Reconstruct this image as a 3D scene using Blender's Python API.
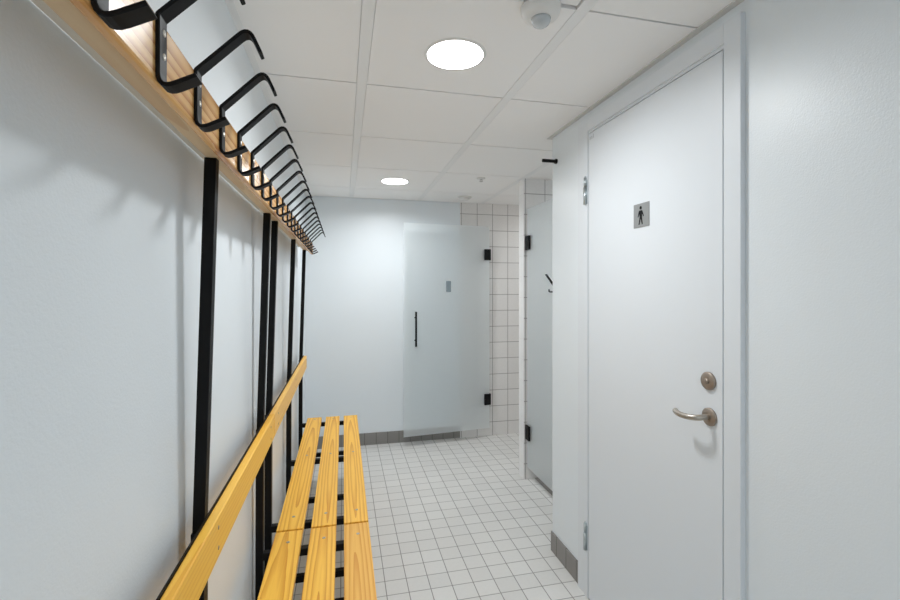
import bpy, bmesh, math, random
from mathutils import Vector, Matrix

for o in list(bpy.data.objects):
    bpy.data.objects.remove(o)
S = bpy.context.scene
COL = S.collection
R = math.radians

# ------------------------------------------------------------------ camera, light level
PSI, F, HC, V0 = 0.2330, 449.2, 1.3668, 288.6
cd = bpy.data.cameras.new('camera')
cam = bpy.data.objects.new('camera', cd)
COL.objects.link(cam)
cam.location = (0, 0, HC)
cam.rotation_euler = (math.pi / 2, 0, -PSI)
cd.sensor_width = 36
cd.lens = F * 36 / 900
cd.shift_y = -(300 - V0) / 900
cd.clip_start = 0.01
S.camera = cam

w = bpy.data.worlds.new('world')
S.world = w
w.use_nodes = True
w.node_tree.nodes['Background'].inputs[0].default_value = (0.0, 0.0, 0.0, 1)
w.node_tree.nodes['Background'].inputs[1].default_value = 0.0

LAMP = 10.0           # radiance of the ceiling lamps' diffusers
BEAM = 8.0           # watts each lamp sends down through its lens
S.view_settings.view_transform = 'Standard'
S.view_settings.look = 'None'
S.view_settings.gamma = 1
S.view_settings.use_curve_mapping = False
S.view_settings.exposure = 0.2
S.cycles.max_bounces = 14
S.cycles.diffuse_bounces = 8
S.cycles.glossy_bounces = 5
S.cycles.transmission_bounces = 10
S.cycles.sample_clamp_indirect = 6

# ------------------------------------------------------------------ room dimensions
H = 2.1555            # ceiling
XL, XR = -0.315, 1.0625
YF, YB = 3.991, -2.4
XE = 2.45             # far side of the wet rooms
YC = 2.158            # end of the right-hand wall
YP = 3.008            # near face of the tiled partition
XP = 1.258            # its free end

# ------------------------------------------------------------------ node helpers
def new_mat(name):
    m = bpy.data.materials.new(name)
    m.use_nodes = True
    nt = m.node_tree
    return m, nt, nt.nodes['Principled BSDF']

def N(nt, t, **kw):
    n = nt.nodes.new(t)
    for k, v in kw.items():
        setattr(n, k, v)
    return n

def math_node(nt, op, a, b=None, clamp=False):
    n = N(nt, 'ShaderNodeMath', operation=op)
    n.use_clamp = clamp
    for i, v in enumerate((a, b)):
        if v is None:
            continue
        if isinstance(v, (int, float)):
            n.inputs[i].default_value = v
        else:
            nt.links.new(v, n.inputs[i])
    return n.outputs[0]

def mix_col(nt, fac, a, b):
    n = N(nt, 'ShaderNodeMix', data_type='RGBA')
    for s, v in ((0, fac), (6, a), (7, b)):
        if isinstance(v, (int, float)):
            n.inputs[s].default_value = v
        elif isinstance(v, tuple):
            n.inputs[s].default_value = (*v, 1)
        else:
            nt.links.new(v, n.inputs[s])
    return n.outputs[2]

def plain(name, col, rough=0.5, metal=0.0, spec=0.5, bump=None):
    m, nt, b = new_mat(name)
    b.inputs['Base Color'].default_value = (*col, 1)
    b.inputs['Roughness'].default_value = rough
    b.inputs['Metallic'].default_value = metal
    b.inputs['Specular IOR Level'].default_value = spec
    if bump:
        sc, st, dist = bump
        tc = N(nt, 'ShaderNodeNewGeometry')
        no = N(nt, 'ShaderNodeTexNoise')
        no.inputs['Scale'].default_value = sc
        no.inputs['Detail'].default_value = 2
        nt.links.new(tc.outputs['Position'], no.inputs['Vector'])
        bp = N(nt, 'ShaderNodeBump')
        bp.inputs['Strength'].default_value = st
        bp.inputs['Distance'].default_value = dist
        nt.links.new(no.outputs['Fac'], bp.inputs['Height'])
        nt.links.new(bp.outputs[0], b.inputs['Normal'])
    return m

def tile_mat(name, col, grout, axes, pitch, phase, gw, rough=0.35, var=0.04, spec=0.5):
    """Square tiles laid along two world axes, with grout lines and a slight tone change tile to tile."""
    m, nt, b = new_mat(name)
    g = N(nt, 'ShaderNodeNewGeometry')
    sp = N(nt, 'ShaderNodeSeparateXYZ')
    nt.links.new(g.outputs['Position'], sp.inputs[0])
    masks, cells = [], []
    for ax, pi, ph in zip(axes, pitch, phase):
        t = math_node(nt, 'DIVIDE', math_node(nt, 'SUBTRACT', sp.outputs[ax], ph), pi)
        fr = math_node(nt, 'FRACT', t)
        cells.append(math_node(nt, 'FLOOR', t))
        d = math_node(nt, 'MINIMUM', fr, math_node(nt, 'SUBTRACT', 1.0, fr))
        d = math_node(nt, 'MULTIPLY', d, pi)
        masks.append(d)
    d = math_node(nt, 'MINIMUM', masks[0], masks[1]) if len(masks) > 1 else masks[0]
    mr = N(nt, 'ShaderNodeMapRange')
    mr.inputs['From Min'].default_value = gw * 0.35
    mr.inputs['From Max'].default_value = gw * 0.65
    nt.links.new(d, mr.inputs['Value'])
    fac = mr.outputs['Result']
    cx = N(nt, 'ShaderNodeCombineXYZ')
    for i, c in enumerate(cells):
        nt.links.new(c, cx.inputs[i])
    wn = N(nt, 'ShaderNodeTexWhiteNoise')
    nt.links.new(cx.outputs[0], wn.inputs['Vector'])
    k = math_node(nt, 'ADD', math_node(nt, 'MULTIPLY', wn.outputs['Value'], 2 * var), 1 - var)
    no = N(nt, 'ShaderNodeTexNoise')
    no.inputs['Scale'].default_value = 60
    nt.links.new(g.outputs['Position'], no.inputs['Vector'])
    k = math_node(nt, 'MULTIPLY', k, math_node(nt, 'ADD', math_node(nt, 'MULTIPLY', no.outputs['Fac'], 0.08), 0.96))
    hs = N(nt, 'ShaderNodeHueSaturation')
    hs.inputs['Color'].default_value = (*col, 1)
    nt.links.new(k, hs.inputs['Value'])
    nt.links.new(mix_col(nt, fac, grout, hs.outputs[0]), b.inputs['Base Color'])
    b.inputs['Specular IOR Level'].default_value = spec
    nt.links.new(math_node(nt, 'SUBTRACT', 0.9, math_node(nt, 'MULTIPLY', fac, 0.9 - rough)), b.inputs['Roughness'])
    bp = N(nt, 'ShaderNodeBump')
    bp.inputs['Strength'].default_value = 0.5
    bp.inputs['Distance'].default_value = 0.0015
    nt.links.new(fac, bp.inputs['Height'])
    nt.links.new(bp.outputs[0], b.inputs['Normal'])
    return m

def wood_mat(name, light, dark, seed, rough=0.42, ring=24.0, at=(0, 0), tilt=36):
    m, nt, b = new_mat(name)
    rnd = random.Random(seed)
    tc = N(nt, 'ShaderNodeTexCoord')
    mp = N(nt, 'ShaderNodeMapping')
    t = R(rnd.choice((-1, 1)) * rnd.uniform(0.6, 1.0) * tilt)        # the board is sawn slightly across the trunk
    mid = 0.047 * math.sin(t)
    mp.inputs['Location'].default_value = (-at[0] + rnd.uniform(-0.012, 0.012), 0, -at[1] * math.cos(t) - mid + rnd.choice((-1, 1)) * rnd.uniform(0.014, 0.022))
    mp.inputs['Rotation'].default_value = (t, 0, 0)
    mp.inputs['Scale'].default_value = (1, 0.06, 1)
    nt.links.new(tc.outputs['Object'], mp.inputs['Vector'])
    wv = N(nt, 'ShaderNodeTexWave', wave_type='RINGS', rings_direction='Y', wave_profile='SAW')
    wv.inputs['Scale'].default_value = ring
    wv.inputs['Distortion'].default_value = 1.8
    wv.inputs['Detail'].default_value = 2.0
    wv.inputs['Detail Scale'].default_value = 2.0
    nt.links.new(mp.outputs[0], wv.inputs['Vector'])
    mp2 = N(nt, 'ShaderNodeMapping')
    mp2.inputs['Scale'].default_value = (160, 5, 160)
    nt.links.new(tc.outputs['Object'], mp2.inputs['Vector'])
    fi = N(nt, 'ShaderNodeTexNoise')
    fi.inputs['Scale'].default_value = 1.0
    fi.inputs['Detail'].default_value = 3
    nt.links.new(mp2.outputs[0], fi.inputs['Vector'])
    rp = N(nt, 'ShaderNodeValToRGB')
    rp.color_ramp.elements[0].position = 0.40
    rp.color_ramp.elements[0].color = (0, 0, 0, 1)
    rp.color_ramp.elements[1].position = 0.95
    rp.color_ramp.elements[1].color = (1, 1, 1, 1)
    nt.links.new(wv.outputs['Fac'], rp.inputs[0])
    f = math_node(nt, 'ADD', math_node(nt, 'MULTIPLY', rp.outputs[0], 0.75),
                  math_node(nt, 'MULTIPLY', math_node(nt, 'SUBTRACT', fi.outputs['Fac'], 0.4), 0.6), clamp=True)
    nt.links.new(mix_col(nt, f, light, dark), b.inputs['Base Color'])
    b.inputs['Roughness'].default_value = rough
    b.inputs['Specular IOR Level'].default_value = 0.3
    return m

# ------------------------------------------------------------------ materials
M = {}
M['wall'] = plain('wall_paint', (0.80, 0.845, 0.875), 0.36, bump=(230, 0.32, 0.0012))
M['backwall'] = plain('wall_paint_matt', (0.80, 0.845, 0.875), 0.5)
M['door'] = plain('door_paint', (0.765, 0.80, 0.835), 0.4)
M['ceil'] = plain('ceiling_tile', (0.92, 0.91, 0.90), 0.9, spec=0.2, bump=(900, 0.15, 0.001))
M['runner'] = plain('ceiling_runner', (0.86, 0.86, 0.855), 0.6)
M['cgap'] = plain('ceiling_void', (0.10, 0.10, 0.10), 0.9)
M['trim'] = plain('trim_grey', (0.66, 0.65, 0.63), 0.6)
M['gap'] = plain('dark_joint', (0.16, 0.17, 0.18), 0.8)
M['floor'] = tile_mat('floor_tile', (0.69, 0.68, 0.66), (0.27, 0.26, 0.245), (0, 1), (0.1, 0.1), (0.188, 2.4096), 0.0038, rough=0.42, var=0.035)
M['tileY'] = tile_mat('wall_tile_far', (0.80, 0.785, 0.77), (0.27, 0.25, 0.24), (0, 2), (0.15, 0.1484), (1.204, 2.054), 0.0045, rough=0.22, var=0.015)
M['tileP'] = tile_mat('wall_tile_partition', (0.80, 0.785, 0.77), (0.27, 0.25, 0.24), (0, 2), (0.15, 0.149), (1.421, 2.048), 0.0045, rough=0.22, var=0.015)
M['tileE'] = tile_mat('wall_tile_side_lit', (0.90, 0.89, 0.885), (0.68, 0.66, 0.645), (1, 2), (0.15, 0.149), (YP, 2.048), 0.0035, rough=0.2, var=0.015)  # paler than the front tiles: lamp light on the end face put into colour
M['baseX'] = tile_mat('base_tile_far', (0.255, 0.245, 0.23), (0.10, 0.095, 0.09), (0,), (0.1,), (0.18,), 0.004, rough=0.4, var=0.05)
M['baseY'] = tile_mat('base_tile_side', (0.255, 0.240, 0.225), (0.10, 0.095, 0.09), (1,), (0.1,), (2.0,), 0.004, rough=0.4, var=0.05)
M['black'] = plain('black_powder_coat', (0.006, 0.006, 0.0065), 0.5, spec=0.16)
M['blackm'] = plain('black_metal', (0.006, 0.006, 0.0065), 0.5, spec=0.18)
M['steel'] = plain('brushed_steel', (0.50, 0.49, 0.47), 0.33, 1.0)
M['nickel'] = plain('worn_nickel', (0.46, 0.42, 0.37), 0.36, 1.0)
M['bronze'] = plain('dull_bronze', (0.36, 0.30, 0.25), 0.45, 0.8)
M['zinc'] = plain('zinc_hinge', (0.50, 0.55, 0.57), 0.35, 0.9)
M['screw'] = plain('screw_head', (0.70, 0.66, 0.60), 0.3, 1.0)
M['signplate'] = plain('sign_aluminium', (0.36, 0.37, 0.37), 0.45, 0.5)
M['greyplate'] = plain('grey_plate', (0.22, 0.27, 0.30), 0.5)
M['white'] = plain('white_plastic', (0.78, 0.77, 0.75), 0.4)
M['pale'] = plain('pale_filler', (0.85, 0.83, 0.78), 0.5)
M['lens'] = plain('sensor_lens', (0.55, 0.58, 0.60), 0.15)
M['ink'] = plain('grey_print', (0.42, 0.44, 0.46), 0.6)
LW, DW = (0.98, 0.57, 0.085), (0.66, 0.265, 0.022)
for i in range(6):
    k = 1.0 if i != 2 else 0.86
    M['slat%d' % i] = wood_mat('pine_slat_%d' % i, (LW[0] * k, LW[1] * (k if k == 1 else 0.84), LW[2] * (1.0 if k == 1 else 1.15)), DW, 11 + i * 7, at=((-0.199, -0.074, 0.049)[i % 3], 0.438))
M['back0'] = wood_mat('pine_backrest_a', (0.97, 0.56, 0.085), (0.85, 0.42, 0.05), 61, ring=28, at=(-0.263, 0.85), tilt=14)
M['back1'] = wood_mat('pine_backrest_b', (0.97, 0.58, 0.14), (0.86, 0.45, 0.08), 67, ring=28, at=(-0.263, 0.85), tilt=14)
M['rail0'] = wood_mat('pine_rail_a', (0.84, 0.50, 0.20), (0.50, 0.19, 0.05), 83, rough=0.25, ring=22, at=(-0.217, 1.647), tilt=24)
M['rail1'] = wood_mat('pine_rail_b', (0.82, 0.48, 0.19), (0.46, 0.17, 0.045), 89, rough=0.25, ring=22, at=(-0.217, 1.647), tilt=24)
M['batten'] = wood_mat('pine_batten', (0.80, 0.63, 0.42), (0.68, 0.48, 0.28), 97, rough=0.5, at=(-0.25, 1.65))

m, nt, b = new_mat('frosted_glass')
b.inputs['Base Color'].default_value = (0.955, 0.99, 1.0, 1)
b.inputs['Roughness'].default_value = 0.34
b.inputs['IOR'].default_value = 1.25
b.inputs['Transmission Weight'].default_value = 0.76
M['glass'] = m

m, nt, b = new_mat('lamp_diffuser')
b.inputs['Base Color'].default_value = (0.9, 0.9, 0.9, 1)
b.inputs['Emission Color'].default_value = (0.98, 0.995, 1.0, 1)
b.inputs['Emission Strength'].default_value = LAMP
M['lamp'] = m

# ------------------------------------------------------------------ mesh helpers
def box(bm, x0, x1, y0, y1, z0, z1, bev=0.0, mi=0):
    vs = [bm.verts.new((x, y, z)) for x in (x0, x1) for y in (y0, y1) for z in (z0, z1)]
    idx = [(0, 1, 3, 2), (4, 6, 7, 5), (0, 4, 5, 1), (2, 3, 7, 6), (0, 2, 6, 4), (1, 5, 7, 3)]
    fs = [bm.faces.new([vs[i] for i in f]) for f in idx]
    for f in fs:
        f.material_index = mi
    if bev > 0:
        es = list({e for f in fs for e in f.edges})
        bmesh.ops.bevel(bm, geom=es, offset=bev, segments=2, profile=0.5, affect='EDGES')
    return vs

def cyl(bm, p0, p1, r0, r1=None, seg=24, cap=True):
    p0, p1 = Vector(p0), Vector(p1)
    r1 = r0 if r1 is None else r1
    d = (p1 - p0).normalized()
    a = d.orthogonal().normalized()
    c = d.cross(a)
    ra, rb = [], []
    for i in range(seg):
        t = 2 * math.pi * i / seg
        o = a * math.cos(t) + c * math.sin(t)
        ra.append(bm.verts.new(p0 + o * r0))
        rb.append(bm.verts.new(p1 + o * r1))
    for i in range(seg):
        f = bm.faces.new((ra[i], ra[(i + 1) % seg], rb[(i + 1) % seg], rb[i]))
        f.smooth = True
    if cap:
        bm.faces.new(ra[::-1])
        bm.faces.new(rb)

def lathe(bm, prof, c, axis='z', seg=48):
    """prof: (radius, height) pairs; spun round an axis through c."""
    rings = []
    c = Vector(c)
    for r, h in prof:
        ring = []
        for i in range(seg):
            t = 2 * math.pi * i / seg
            u, v = r * math.cos(t), r * math.sin(t)
            p = {'z': (u, v, h), '-x': (-h, u, v), 'y': (u, h, v), '-y': (u, -h, v)}[axis]
            ring.append(bm.verts.new(c + Vector(p)))
        rings.append(ring)
    for a, b_ in zip(rings, rings[1:]):
        for i in range(seg):
            f = bm.faces.new((a[i], a[(i + 1) % seg], b_[(i + 1) % seg], b_[i]))
            f.smooth = True
    bm.faces.new(rings[0])
    bm.faces.new(rings[-1])

def tube(bm, pts, r, seg=16, flat=1.0):
    """Round tube through the points, ends capped with a dome."""
    pts = [Vector(p) for p in pts]
    up = Vector((0, 0, 1))
    rings = []
    n = len(pts)
    for i, p in enumerate(pts):
        d = (pts[min(i + 1, n - 1)] - pts[max(i - 1, 0)]).normalized()
        s = d.cross(up)
        if s.length < 1e-4:
            s = Vector((0, 1, 0))
        s.normalize()
        u = s.cross(d)
        rr = r[i] if isinstance(r, (list, tuple)) else r
        rings.append([bm.verts.new(p + s * rr * math.cos(2 * math.pi * k / seg) + u * rr * flat * math.sin(2 * math.pi * k / seg)) for k in range(seg)])
    for a, b_ in zip(rings, rings[1:]):
        for k in range(seg):
            f = bm.faces.new((a[k], a[(k + 1) % seg], b_[(k + 1) % seg], b_[k]))
            f.smooth = True
    bm.faces.new(rings[0][::-1])
    bm.faces.new(rings[-1])

def spline(pts, n=8):
    pts = [Vector(p) for p in pts]
    out = []
    for i in range(len(pts) - 1):
        p0 = pts[max(i - 1, 0)]; p1 = pts[i]; p2 = pts[i + 1]; p3 = pts[min(i + 2, len(pts) - 1)]
        for k in range(n):
            t = k / n
            out.append(0.5 * ((2 * p1) + (p2 - p0) * t + (2 * p0 - 5 * p1 + 4 * p2 - p3) * t * t + (3 * p1 - p0 - 3 * p2 + p3) * t ** 3))
    out.append(pts[-1])
    return out

def obj(name, bm, mats, parent=None, loc=None):
    bmesh.ops.recalc_face_normals(bm, faces=bm.faces[:])
    me = bpy.data.meshes.new(name)
    bm.to_mesh(me)
    bm.free()
    for m_ in (mats if isinstance(mats, (list, tuple)) else [mats]):
        me.materials.append(m_)
    o = bpy.data.objects.new(name, me)
    COL.objects.link(o)
    if parent:
        o.parent = parent
    if loc:
        o.location = loc
    return o

def tag(o, label, cat, group=None, kind=None):
    o['label'] = label
    o['category'] = cat
    if group:
        o['group'] = group
    if kind:
        o['kind'] = kind
    return o

def struct(name, bm, mats, label, cat):
    return tag(obj(name, bm, mats), label, cat, kind='structure')

def thing(name, label, cat, loc=(0, 0, 0), group=None):
    o = bpy.data.objects.new(name, None)
    COL.objects.link(o)
    o.location = loc
    return tag(o, label, cat, group)

def copy_tree(o, parent=None):
    c = o.copy()
    COL.objects.link(c)
    if parent:
        c.parent = parent
    for ch in o.children:
        copy_tree(ch, c)
    return c

B = bmesh.new

# ------------------------------------------------------------------ the setting
bm = B(); box(bm, XL - 0.15, XE + 0.1, YB - 0.1, YF + 0.1, -0.1, 0)
struct('floor', bm, M['floor'], 'floor of small square light grey tiles', 'floor')

# suspended ceiling: panels in rows, runners between the columns, dark void above
RX = [0.0685 + 0.592 * k for k in range(-1, 5)]
RY = [1.760 + 0.609 * k for k in range(-7, 5)]
bm = B()
box(bm, XL - 0.15, XE + 0.1, YB - 0.1, YF + 0.1, H + 0.03, H + 0.08, mi=2)
cols = [(XL, RX[1] - 0.0195)] + [(RX[i] + 0.0195, RX[i + 1] - 0.0195) for i in range(1, 5)]
rows = [YB] + RY[1:-1] + [YF]
for ci, (x0, x1) in enumerate(cols):
    x1 = min(x1, XE)
    for r0, r1 in zip(rows, rows[1:]):
        lift, g, xe = 0.0, 0.0038, x1
        a0, a1 = r0 + g, r1 - g
        if ci == 1 and abs(r1 - 1.151) < 0.01:      # the panel by the sensor sits loose in its frame
            lift, a1 = 0.004, r1 - 0.007
            xe = x1 - 0.004
        box(bm, x0, xe, a0, a1, H + lift, H + 0.016 + lift, bev=0.0007)
for x in RX[1:]:
    if x < XE:
        box(bm, x - 0.0184, x + 0.0184, YB, YF, H - 0.0004, H + 0.02, mi=1)
struct('ceiling', bm, [M['ceil'], M['runner'], M['cgap']], 'suspended ceiling of off-white square panels', 'ceiling')

# left wall: painted panels with thin upright joints
bm = B()
js = [YB - 0.1, -0.700, 0.500, 1.700, 2.900, YF + 0.1]
for a, c in zip(js, js[1:]):
    box(bm, XL - 0.02, XL, a + 0.0012, c - 0.0012, 0, H + 0.03, bev=0.0006)
box(bm, XL - 0.1, XL - 0.012, YB - 0.1, YF + 0.1, 0, H + 0.03, mi=1)
struct('wall_left', bm, [M['wall'], M['gap']], 'white painted wall behind the bench and coat hooks', 'wall')

bm = B(); box(bm, XL - 0.1, XE + 0.1, YF, YF + 0.1, 0, H + 0.03)
struct('wall_far', bm, M['wall'], 'white painted end wall behind the frosted glass door', 'wall')
bm = B(); box(bm, 1.041, XE, YF - 0.006, YF + 0.002, 0, H + 0.01)
struct('wall_far_tiles', bm, M['tileY'], 'white square wall tiles at the right of the end wall', 'wall tiles')
bm = B(); box(bm, XL - 0.1, XE + 0.1, YB - 0.1, YB, 0, H + 0.03)
struct('wall_back', bm, M['backwall'], 'white painted wall behind the viewer', 'wall')
bm = B(); box(bm, XE, XE + 0.1, YB, YF, 0, H + 0.03)
struct('wall_wet_room', bm, M['tileE'], 'tiled wall deep inside the shower rooms', 'wall')

# right wall with its door opening, turning the corner at its far end
DY0, DY1, DZ = 1.061, 1.783, 2.046
bm = B()
box(bm, XR, XR + 0.10, YB, DY0 - 0.03, 0, H + 0.03)
box(bm, XR, XR + 0.10, DY1 + 0.03, YC, 0, H + 0.03)
box(bm, XR, XR + 0.10, DY0 - 0.03, DY1 + 0.03, DZ + 0.03, H + 0.03)
box(bm, XR + 0.10, XE, YC - 0.08, YC, 0, H + 0.03)
box(bm, XR + 0.09, XR + 0.14, DY0 - 0.1, DY1 + 0.1, 0, DZ + 0.08)
struct('wall_right', bm, M['wall'], 'white painted wall around the toilet door at right', 'wall')

# tiled partition between the two wet rooms
bm = B()
box(bm, XP, XE, YP, YP + 0.095, 0, H + 0.03)
bm.faces.ensure_lookup_table()
for f in bm.faces:
    f.normal_update()
    f.material_index = 1 if abs(f.normal.x) > 0.5 else 0
struct('wall_partition', bm, [M['tileP'], M['tileE']], 'narrow white tiled partition between the two glass doors', 'wall')

# skirting tiles
bm = B(); box(bm, XL + 0.002, 1.041, YF - 0.009, YF, 0, 0.104, bev=0.001)
struct('baseboard_far', bm, M['baseX'], 'dark grey skirting tiles along the end wall', 'baseboard')
bm = B()
box(bm, XR - 0.007, XR, 1.885, YC + 0.007, 0, 0.1, bev=0.001)
box(bm, XR, 1.27, YC, YC + 0.007, 0, 0.1, bev=0.001)
struct('baseboard_right', bm, M['baseY'], 'short row of grey skirting tiles at the corner left of the toilet door', 'baseboard')
bm = B(); box(bm, XR - 0.011, XR, YB, 0.995, 0, 0.1, bev=0.001)
struct('baseboard_right_near', bm, M['baseY'], 'grey skirting tiles on the near side of the toilet door', 'baseboard')

bm = B(); box(bm, 1.340, 1.44, YC + 0.007, YP, 0, 0.004, bev=0.001)  # dark strip added for the glass door's shade on the floor
struct('shade_strip', bm, M['baseY'], 'dark strip added as shade on the floor behind the closed glass door', 'floor shade')

# angle trims where ceiling meets wall
bm = B()
box(bm, XL, XL + 0.022, YB, YF, H - 0.002, H + 0.002)
struct('trim_1', bm, M['runner'], 'slim ceiling edge strip above the coat hooks', 'trim')
bm = B()
box(bm, XR - 0.022, XR, YB, YC, H - 0.004, H + 0.002)
box(bm, XR - 0.022, 1.3, YC, YC + 0.022, H - 0.004, H + 0.002)
struct('trim_2', bm, M['trim'], 'slim grey ceiling edge strip above the toilet door', 'trim')

# ------------------------------------------------------------------ toilet door
XD = 1.0480     # front of the leaf
XC = 1.0465     # front of the casing
bm = B()
bx = box(bm, XD, XD + 0.04, DY0 + 0.002, DY1 - 0.002, 0.008, DZ - 0.002, bev=0.0012)
door = struct('door_1', bm, M['door'], 'white toilet door with a lever handle and pictogram sign', 'door')
bm = B()
box(bm, XC, XR + 0.09, DY0 - 0.059, DY0 - 0.003, 0.0, 2.118, bev=0.0012)
box(bm, XC, XR + 0.09, DY1 + 0.003, DY1 + 0.030, 0.0, 2.118, bev=0.0012)
box(bm, XC + 0.004, XR, DY1 + 0.030, DY1 + 0.094, 0.0, 2.118, bev=0.0012)
box(bm, XC, XR + 0.09, DY0 - 0.003, DY1 + 0.003, DZ + 0.014, 2.118, bev=0.0012)
box(bm, XD + 0.004, XR + 0.09, DY0 - 0.003, DY1 + 0.003, DZ + 0.003, DZ + 0.014)
struct('trim_3', bm, M['door'], 'white casing around the toilet door', 'door casing')

for zc in (1.797, 0.268):
    bm = B()
    cyl(bm, (XD - 0.006, DY1 + 0.016, zc - 0.058), (XD - 0.006, DY1 + 0.016, zc + 0.018), 0.0075, seg=16)
    cyl(bm, (XD - 0.006, DY1 + 0.016, zc + 0.020), (XD - 0.006, DY1 + 0.016, zc + 0.060), 0.0062, seg=16)
    cyl(bm, (XD - 0.006, DY1 + 0.016, zc + 0.060), (XD - 0.006, DY1 + 0.016, zc + 0.068), 0.0045, 0.002, seg=16)
    box(bm, XD - 0.0035, XD + 0.004, DY1 + 0.004, DY1 + 0.016, zc - 0.055, zc + 0.05)
    h = obj('hinge', bm, M['zinc'], door)
    h['label'] = 'zinc coloured hinge'

# lever handle on a round rose, lock above it
LY, LZ = 1.108, 0.990
bm = B()
lathe(bm, [(0.0265, 0.0), (0.0265, 0.004), (0.024, 0.0065), (0.010, 0.007), (0.0, 0.007)], (XD, LY, LZ), '-x')
hr = obj('handle_rose', bm, M['bronze'], door)
hr['label'] = 'round dull bronze handle rose'
bm = B()
path = spline([(XD - 0.004, LY, LZ), (XD - 0.022, LY, LZ), (XD - 0.040, LY + 0.004, LZ - 0.001), (XD - 0.052, LY + 0.022, LZ - 0.003),
               (XD - 0.056, LY + 0.050, LZ - 0.004), (XD - 0.055, LY + 0.068, LZ - 0.002), (XD - 0.050, LY + 0.083, LZ + 0.001)], 6)
tube(bm, path, [0.0085] * (len(path) - 1) + [0.0065], seg=20)
lv = obj('lever', bm, M['nickel'], hr)
lv['label'] = 'curved nickel lever'
bm = B()
lathe(bm, [(0.0265, 0.0), (0.0265, 0.005), (0.024, 0.008), (0.012, 0.0085), (0.0, 0.0085)], (XD, LY + 0.003, 1.095), '-x')
lk = obj('lock_rose', bm, M['bronze'], door)
lk['label'] = 'round dull bronze lock plate'
bm = B()
lathe(bm, [(0.008, 0.0), (0.008, 0.0035), (0.0, 0.004)], (XD - 0.008, LY + 0.003, 1.095), '-x', seg=24)
box(bm, XD - 0.0135, XD - 0.0115, LY + 0.0018, LY + 0.0042, 1.090, 1.100)
obj('keyhole', bm, M['bronze'], lk)
# small worn print in the top corner of the leaf
bm = B()
for y0, y1, z0, z1 in ((1.765, 1.768, 2.016, 2.030), (1.757, 1.759, 2.016, 2.027), (1.749, 1.751, 2.016, 2.027), (1.749, 1.758, 2.026, 2.0275), (1.738, 1.7405, 2.016, 2.034)):
    box(bm, XD - 0.0004, XD + 0.001, y0, y1, z0, z1)
pm = obj('printed_mark', bm, M['ink'], door)
pm['label'] = 'tiny grey print in the top corner'

# pictogram sign on the door
SY, SZ, SW = 1.4185, 1.6320, 0.0430
sign = thing('toilet_sign', 'square grey metal sign with a black walking man on the toilet door', 'sign', (XD, SY, SZ))
bm = B(); box(bm, -0.0025, 0, -SW, SW, -0.0430, 0.0430, bev=0.0006)
obj('plate', bm, M['signplate'], sign)
PS = 0.93
def poly(bm, pts, x0, x1):
    a = [bm.verts.new((x0, -p[0] * PS, p[1] * PS)) for p in pts]
    c = [bm.verts.new((x1, -p[0] * PS, p[1] * PS)) for p in pts]
    bm.faces.new(a); bm.faces.new(c[::-1])
    for i in range(len(pts)):
        j = (i + 1) % len(pts)
        bm.faces.new((a[i], c[i], c[j], a[j]))
bm = B()
sx, sz = 1.0, 1.0
poly(bm, [(0.0065 * math.cos(2 * math.pi * i / 24) - 0.002, 0.029 + 0.0065 * math.sin(2 * math.pi * i / 24)) for i in range(24)], -0.0033, -0.0024)
poly(bm, [(-0.010, 0.0185), (0.006, 0.0185), (0.009, 0.015), (0.0165, -0.005), (0.0135, -0.0065), (0.0065, 0.007), (0.0055, -0.008),
          (0.0105, -0.036), (0.0055, -0.036), (-0.0015, -0.0115), (-0.0095, -0.036), (-0.0145, -0.036), (-0.0075, -0.008), (-0.0095, 0.007), (-0.0165, -0.0065), (-0.0195, -0.005), (-0.013, 0.015)], -0.0033, -0.0024)
pg = obj('pictogram', bm, M['blackm'], sign)
pg['label'] = 'black figure of a man'

# ------------------------------------------------------------------ benches with coat hook racks
SLX = [(-0.2475, -0.150), (-0.121, -0.0265), (0.002, 0.0965)]
ZS = 0.45

def hook_profile():
    """Rounded centre line of the flat hook bar, in (x, z)."""
    P = [Vector((a, c)) for a, c in [(-0.1205, 1.720), (-0.1375, 1.7565), (-0.2085, 1.6845), (-0.2085, 1.597), (-0.168, 1.618)]]
    rad = [0, 0.014, 0.005, 0.016, 0]
    out = [P[0]]
    for i in range(1, len(P) - 1):
        a = (P[i - 1] - P[i]).normalized(); c = (P[i + 1] - P[i]).normalized()
        ang = a.angle(c)
        t = min(rad[i] / math.tan(ang / 2), 0.45 * min((P[i - 1] - P[i]).length, (P[i + 1] - P[i]).length))
        s, e = P[i] + a * t, P[i] + c * t
        for k in range(7):
            u = k / 6
            out.append((1 - u) ** 2 * s + 2 * u * (1 - u) * P[i] + u * u * e)
    out.append(P[-1])
    return out

def flat_bar(bm, line, half_w, half_t, along):
    """Sweep a flat bar of width 2*half_w (along an axis) and thickness 2*half_t down a plane curve."""
    n = len(line)
    rings = []
    for i, p in enumerate(line):
        d = (line[min(i + 1, n - 1)] - line[max(i - 1, 0)]).normalized()
        nn = Vector((-d.y, d.x))
        ring = []
        c = 0.0012
        for wv, tv in ((-half_w, -half_t + c), (-half_w, half_t - c), (-half_w + c, half_t), (half_w - c, half_t), (half_w, half_t - c), (half_w, -half_t + c), (half_w - c, -half_t), (-half_w + c, -half_t)):
            q = p + nn * tv
            ring.append(bm.verts.new(along(q.x, q.y, wv)))
        rings.append(ring)
    for a, b_ in zip(rings, rings[1:]):
        for k in range(8):
            bm.faces.new((a[k], a[(k + 1) % 8], b_[(k + 1) % 8], b_[k]))
    bm.faces.new(rings[0]); bm.faces.new(rings[-1][::-1])

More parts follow.
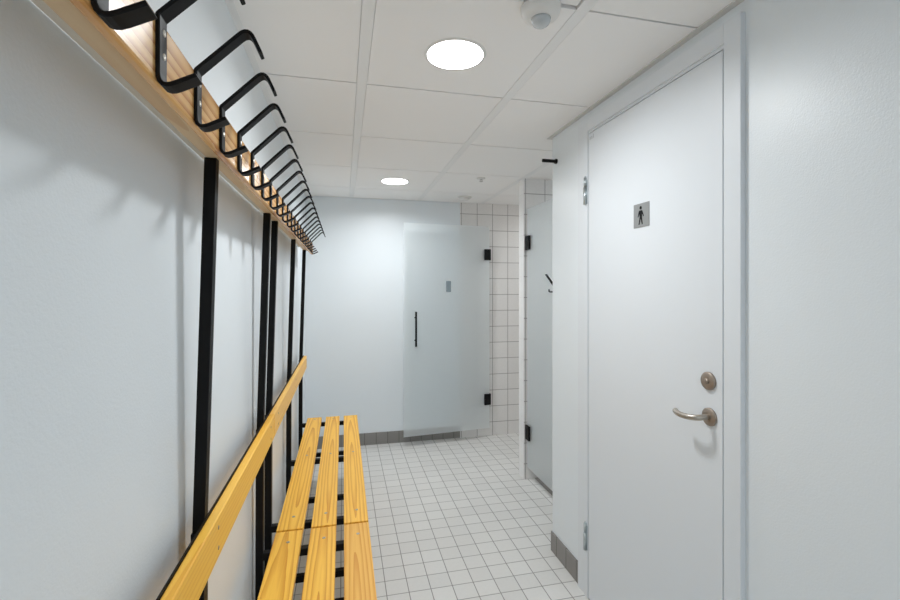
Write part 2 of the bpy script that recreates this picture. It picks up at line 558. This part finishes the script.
def make_hook(parent):
    bm = B()
    flat_bar(bm, hook_profile(), 0.0115, 0.0026, lambda x, z, wv: (x, wv, z))
    h_ = obj('coat_hook', bm, M['black'], parent)
    for zz in (1.668, 1.640):
        bm = B()
        lathe(bm, [(0.0045, 0), (0.004, 0.0012), (0.0, 0.0016)], (0, 0, 0), 'z', 14)
        bm.transform(Matrix.Rotation(R(90), 4, 'Y'))
        bm.transform(Matrix.Translation((-0.2064, 0.002, zz)))
        obj('screw', bm, M['screw'], h_)
    return h_

hook_proto = None
def bench(label, y0, y1, frames, si, hooks):
    global hook_proto
    t = thing('changing_room_bench', label, 'bench', (0, y0, 0), 'benches with hook racks')
    L = y1 - y0
    for k, (x0, x1) in enumerate(SLX):
        bm = B(); box(bm, x0, x1, 0.0045, L - 0.0045, ZS - 0.024, ZS, bev=0.002)
        s = obj('seat_slat', bm, M['slat%d' % (si * 3 + k)], t)
        if si == 0 and k == 2:
            s['label'] = 'browner pine seat slat on the aisle side'
        for yf in frames:
            bm = B()
            lathe(bm, [(0.0065, 0.0), (0.006, 0.001), (0.003, 0.0012), (0.0025, 0.0003), (0, 0.0002)], ((x0 + x1) / 2 + 0.004, yf - y0, ZS - 0.0002), 'z', 20)
            obj('bolt', bm, M['nickel'], s)
    # backrest board with its screws
    bm = B(); box(bm, -0.2735, -0.2525, 0.003, L - 0.003, 0.806, 0.892, bev=0.003)
    br = obj('backrest', bm, M['back%d' % si], t)
    for yf in frames:
        for zz in (0.870, 0.828):
            bm = B()
            lathe(bm, [(0.0045, 0), (0.004, 0.0008), (0, 0.001)], (0, 0, 0), 'z', 14)
            bm.transform(Matrix.Rotation(R(90), 4, 'Y'))
            bm.transform(Matrix.Translation((-0.2527, yf - y0, zz)))
            obj('screw', bm, M['bronze'], br)
    bm = B(); box(bm, -0.2765, -0.2737, 0.002, L - 0.002, 0.830, 0.8955)
    obj('back_bar', bm, M['black'], t)
    # hook rail: front board, batten behind it, filler strip added to block light at the wall
    bm = B(); box(bm, -0.2245, -0.2107, 0.002, L - 0.002, 1.607, 1.686, bev=0.004)
    rl = obj('hook_rail', bm, M['rail%d' % si], t)
    bm = B(); box(bm, -0.2735, -0.2245, 0.002, L - 0.002, 1.6355, 1.662, bev=0.001)
    bt = obj('batten', bm, M['batten'], rl)
    bm = B(); box(bm, -0.3098, -0.2737, 0.002, L - 0.002, 1.6600, 1.668)
    obj('light_block_strip', bm, M['pale'], rl)
    for yf in frames:
        y = yf - y0
        # upright: thicker lower tube, thinner leaning upper tube, one post
        bm = B()
        def leg_tube(x_a, z_a, x_b, z_b, hw, hd):
            vs = box(bm, -hw, hw, y - hd, y + hd, 0, 1)
            for v in vs:
                top = v.co.z > 0.5
                v.co.x += x_b if top else x_a
                v.co.z = z_b if top else z_a
        leg_tube(-0.2915, 0.0, -0.2885, 0.868, 0.0125, 0.0135)
        leg_tube(-0.2880, 0.860, -0.2655, 1.6352, 0.0112, 0.0112)
        obj('post', bm, M['black'], t)
        bm = B(); box(bm, -0.283, 0.088, y - 0.0125, y + 0.0125, 0.401, 0.426, bev=0.001)
        obj('seat_bar', bm, M['black'], t)
        bm = B(); box(bm, -0.283, 0.068, y - 0.0125, y + 0.0125, 0.188, 0.213, bev=0.001)
        obj('lower_bar', bm, M['black'], t)
        bm = B(); box(bm, 0.043, 0.068, y - 0.0125, y + 0.0125, 0, 0.401, bev=0.001)
        obj('front_leg', bm, M['black'], t)
        
    for hy in hooks:
        if hook_proto is None:
            hook_proto = make_hook(t)
            h_ = hook_proto
        else:
            h_ = copy_tree(hook_proto, t)
        h_.location = (0, hy - y0, 0)
    return t

HP = 0.1366
HK = [0.592 + HP * k for k in range(-2, 20)]
bench('near pine slatted bench with black frame and coat hooks, running out of the picture', 0.235, 1.797, (0.32, 1.02, 1.715), 0, [h for h in HK if h < 1.79])
bench('far pine slatted bench with black frame and coat hooks, ending near the end wall', 1.800, 3.335, (1.902, 2.585, 3.28), 1, [h for h in HK if h > 1.80])

# ------------------------------------------------------------------ frosted glass doors
GZ0, GZ1 = 0.09, 1.935
# the open one, folded back against the end wall
A = Vector((0.503, 3.845, 0)); C_ = Vector((1.303, 3.930, 0))
ang = math.atan2(C_.y - A.y, C_.x - A.x)
gl = (C_ - A).length
g1 = thing('glass_door', 'open frosted glass door with a black bar handle against the end wall', 'glass door', (A.x, A.y, 0), 'frosted glass doors')
g1.rotation_euler.z = ang
bm = B(); box(bm, 0, gl, -0.004, 0.004, GZ0, GZ1, bev=0.001)
obj('glass_panel', bm, M['glass'], g1)
for zc in (1.677, 0.353):
    bm = B()
    box(bm, gl - 0.052, gl + 0.010, -0.016, -0.004, zc - 0.05, zc + 0.05, bev=0.002)
    box(bm, gl - 0.052, gl + 0.010, 0.004, 0.016, zc - 0.05, zc + 0.05, bev=0.002)
    box(bm, gl + 0.001, gl + 0.012, -0.012, 0.054, zc - 0.05, zc + 0.05, bev=0.001)
    obj('hinge', bm, M['blackm'], g1)
bm = B()
hx = 0.100
cyl(bm, (hx, -0.040, 0.868), (hx, -0.040, 1.167), 0.0085, seg=20)
for zz in (0.92, 1.116):
    cyl(bm, (hx, -0.040, zz), (hx, -0.004, zz), 0.006, seg=16)
obj('bar_handle', bm, M['blackm'], g1)

gp = thing('door_plate', 'small grey rectangular plate on the open glass door', 'plate', (A.x, A.y, 0))
gp.rotation_euler.z = ang
bm = B(); box(bm, 0.385, 0.430, -0.0062, -0.0040, 1.337, 1.434, bev=0.0008)
obj('plate', bm, M['greyplate'], gp)

# the closed one, hung on the partition's end and reaching to the corner of the right wall
g2 = thing('glass_door', 'closed frosted glass door beside the tiled partition, half hidden by the right wall', 'glass door', (1.284, YP - 0.008, 0), 'frosted glass doors')
bm = B(); box(bm, -0.004, 0.004, -0.815, -0.0, GZ0, GZ1, bev=0.001)
obj('glass_panel', bm, M['glass'], g2)
for zc in (1.692, 0.342):
    bm = B()
    box(bm, -0.018, -0.004, -0.055, 0.008, zc - 0.05, zc + 0.05, bev=0.002)
    box(bm, 0.004, 0.018, -0.055, 0.008, zc - 0.05, zc + 0.05, bev=0.002)
    obj('hinge', bm, M['blackm'], g2)

# ------------------------------------------------------------------ things on the end of the right wall
pk = thing('wall_peg', 'short black peg sticking out of the wall corner above the door', 'peg', (XR, 2.112, 2.018))
bm = B()
cyl(bm, (-0.004, 0, 0), (-0.078, 0, 0), 0.0085, seg=20)
obj('rod', bm, M['blackm'], pk)
bm = B()
cyl(bm, (0.0, 0, 0), (-0.008, 0, 0), 0.0125, seg=24)
obj('flange', bm, M['blackm'], pk)

hk = thing('wall_hook', 'black double coat hook on the far end of the right wall', 'hook', (1.083, YC, 1.37))
bm = B()
line = [Vector((y, z)) for y, z in ((0.120, 0.074), (0.004, -0.003), (0.0035, -0.03))]
flat_bar(bm, line, 0.006, 0.003, lambda y, z, wv: (wv, y, z))
cyl(bm, (0, 0, -0.012), (0, 0.006, -0.012), 0.016, seg=24)
obj('upper_arm', bm, M['blackm'], hk)
bm = B()
pts = spline([(0, 0.002, -0.022), (0, 0.04, -0.021), (0, 0.080, -0.019), (0, 0.084, -0.006)], 6)
tube(bm, pts, 0.0042, seg=12)
obj('lower_arm', bm, M['blackm'], hk)

# ------------------------------------------------------------------ ceiling fittings
def lamp(x, y, label, power=1.0):
    t_ = thing('ceiling_light', label, 'ceiling light', (x, y, H), 'round ceiling lights')
    bm = B()
    lathe(bm, [(0.094, -0.0035), (0.0985, -0.0045), (0.103, -0.003), (0.105, 0.0005)], (0, 0, 0), 'z', 64)
    bm.faces.ensure_lookup_table()
    bmesh.ops.delete(bm, geom=[f for f in bm.faces if len(f.verts) > 4], context='FACES_ONLY')
    obj('rim', bm, M['white'], t_)
    bm = B()
    cyl(bm, (0, 0, 0.0), (0, 0, -0.0036), 0.0945, seg=64)
    obj('diffuser', bm, M['lamp'], t_)
    ld = bpy.data.lights.new('beam', 'AREA')
    ld.shape = 'DISK'
    ld.size = 0.18
    ld.energy = BEAM * power
    ld.color = (0.945, 0.98, 1.0)
    ld.spread = R(163)
    lo = bpy.data.objects.new('beam', ld)
    COL.objects.link(lo)
    lo.parent = t_
    lo.location = (0, 0, -0.006)
lamp(0.367, 1.470, 'larger looking round ceiling light near the occupancy sensor')
lamp(0.367, 3.300, 'smaller looking round ceiling light near the end wall')
lamp(0.367, -1.200, 'round ceiling light by the wall behind the viewer')
lamp(2.000, 3.550, 'round ceiling light inside the shower room behind the partition', 0.22)
lamp(1.950, 2.600, 'added unseen light that brightens the closed glass door from behind', 0.25)  # fill light added to lighten the closed glass door

sn = thing('occupancy_sensor', 'round white ceiling sensor with a grey domed lens', 'sensor', (0.538, 1.165, H))
bm = B()
lathe(bm, [(0.055, 0.0), (0.0555, -0.008), (0.053, -0.020), (0.046, -0.030), (0.036, -0.034), (0.0, -0.034)], (0, 0, 0), 'z', 48)
obj('housing', bm, M['white'], sn)
bm = B()
lathe(bm, [(0.0275, -0.033), (0.0265, -0.041), (0.022, -0.0495), (0.014, -0.055), (0.006, -0.0575), (0.0, -0.058)], (0, 0, 0), 'z', 40)
obj('lens', bm, M['lens'], sn)

sp = thing('sprinkler', 'small metal sprinkler head hanging from the ceiling', 'sprinkler', (0.957, 3.07, H))
bm = B(); lathe(bm, [(0.031, 0.0), (0.030, -0.004), (0.014, -0.008), (0.0, -0.008)], (0, 0, 0), 'z', 32)
obj('collar', bm, M['white'], sp)
bm = B()
cyl(bm, (0, 0, -0.004), (0, 0, -0.012), 0.0065, seg=16)
tube(bm, [(-0.008, 0, -0.009), (-0.010, 0, -0.016), (0, 0, -0.023)], 0.002, 10)
tube(bm, [(0.008, 0, -0.009), (0.010, 0, -0.016), (0, 0, -0.023)], 0.002, 10)
cyl(bm, (0, 0, -0.023), (0, 0, -0.025), 0.013, seg=20)
obj('head', bm, M['steel'], sp)

sd = thing('smoke_detector', 'flat round white detector on the ceiling by the far wall tiles', 'detector', (1.019, 3.733, H))
bm = B(); lathe(bm, [(0.058, 0.0), (0.058, -0.008), (0.050, -0.014), (0.0, -0.014)], (0, 0, 0), 'z', 40)
obj('base', bm, M['white'], sd)
bm = B(); lathe(bm, [(0.040, -0.013), (0.038, -0.024), (0.026, -0.030), (0.0, -0.030)], (0, 0, 0), 'z', 40)
obj('cap', bm, M['white'], sd)
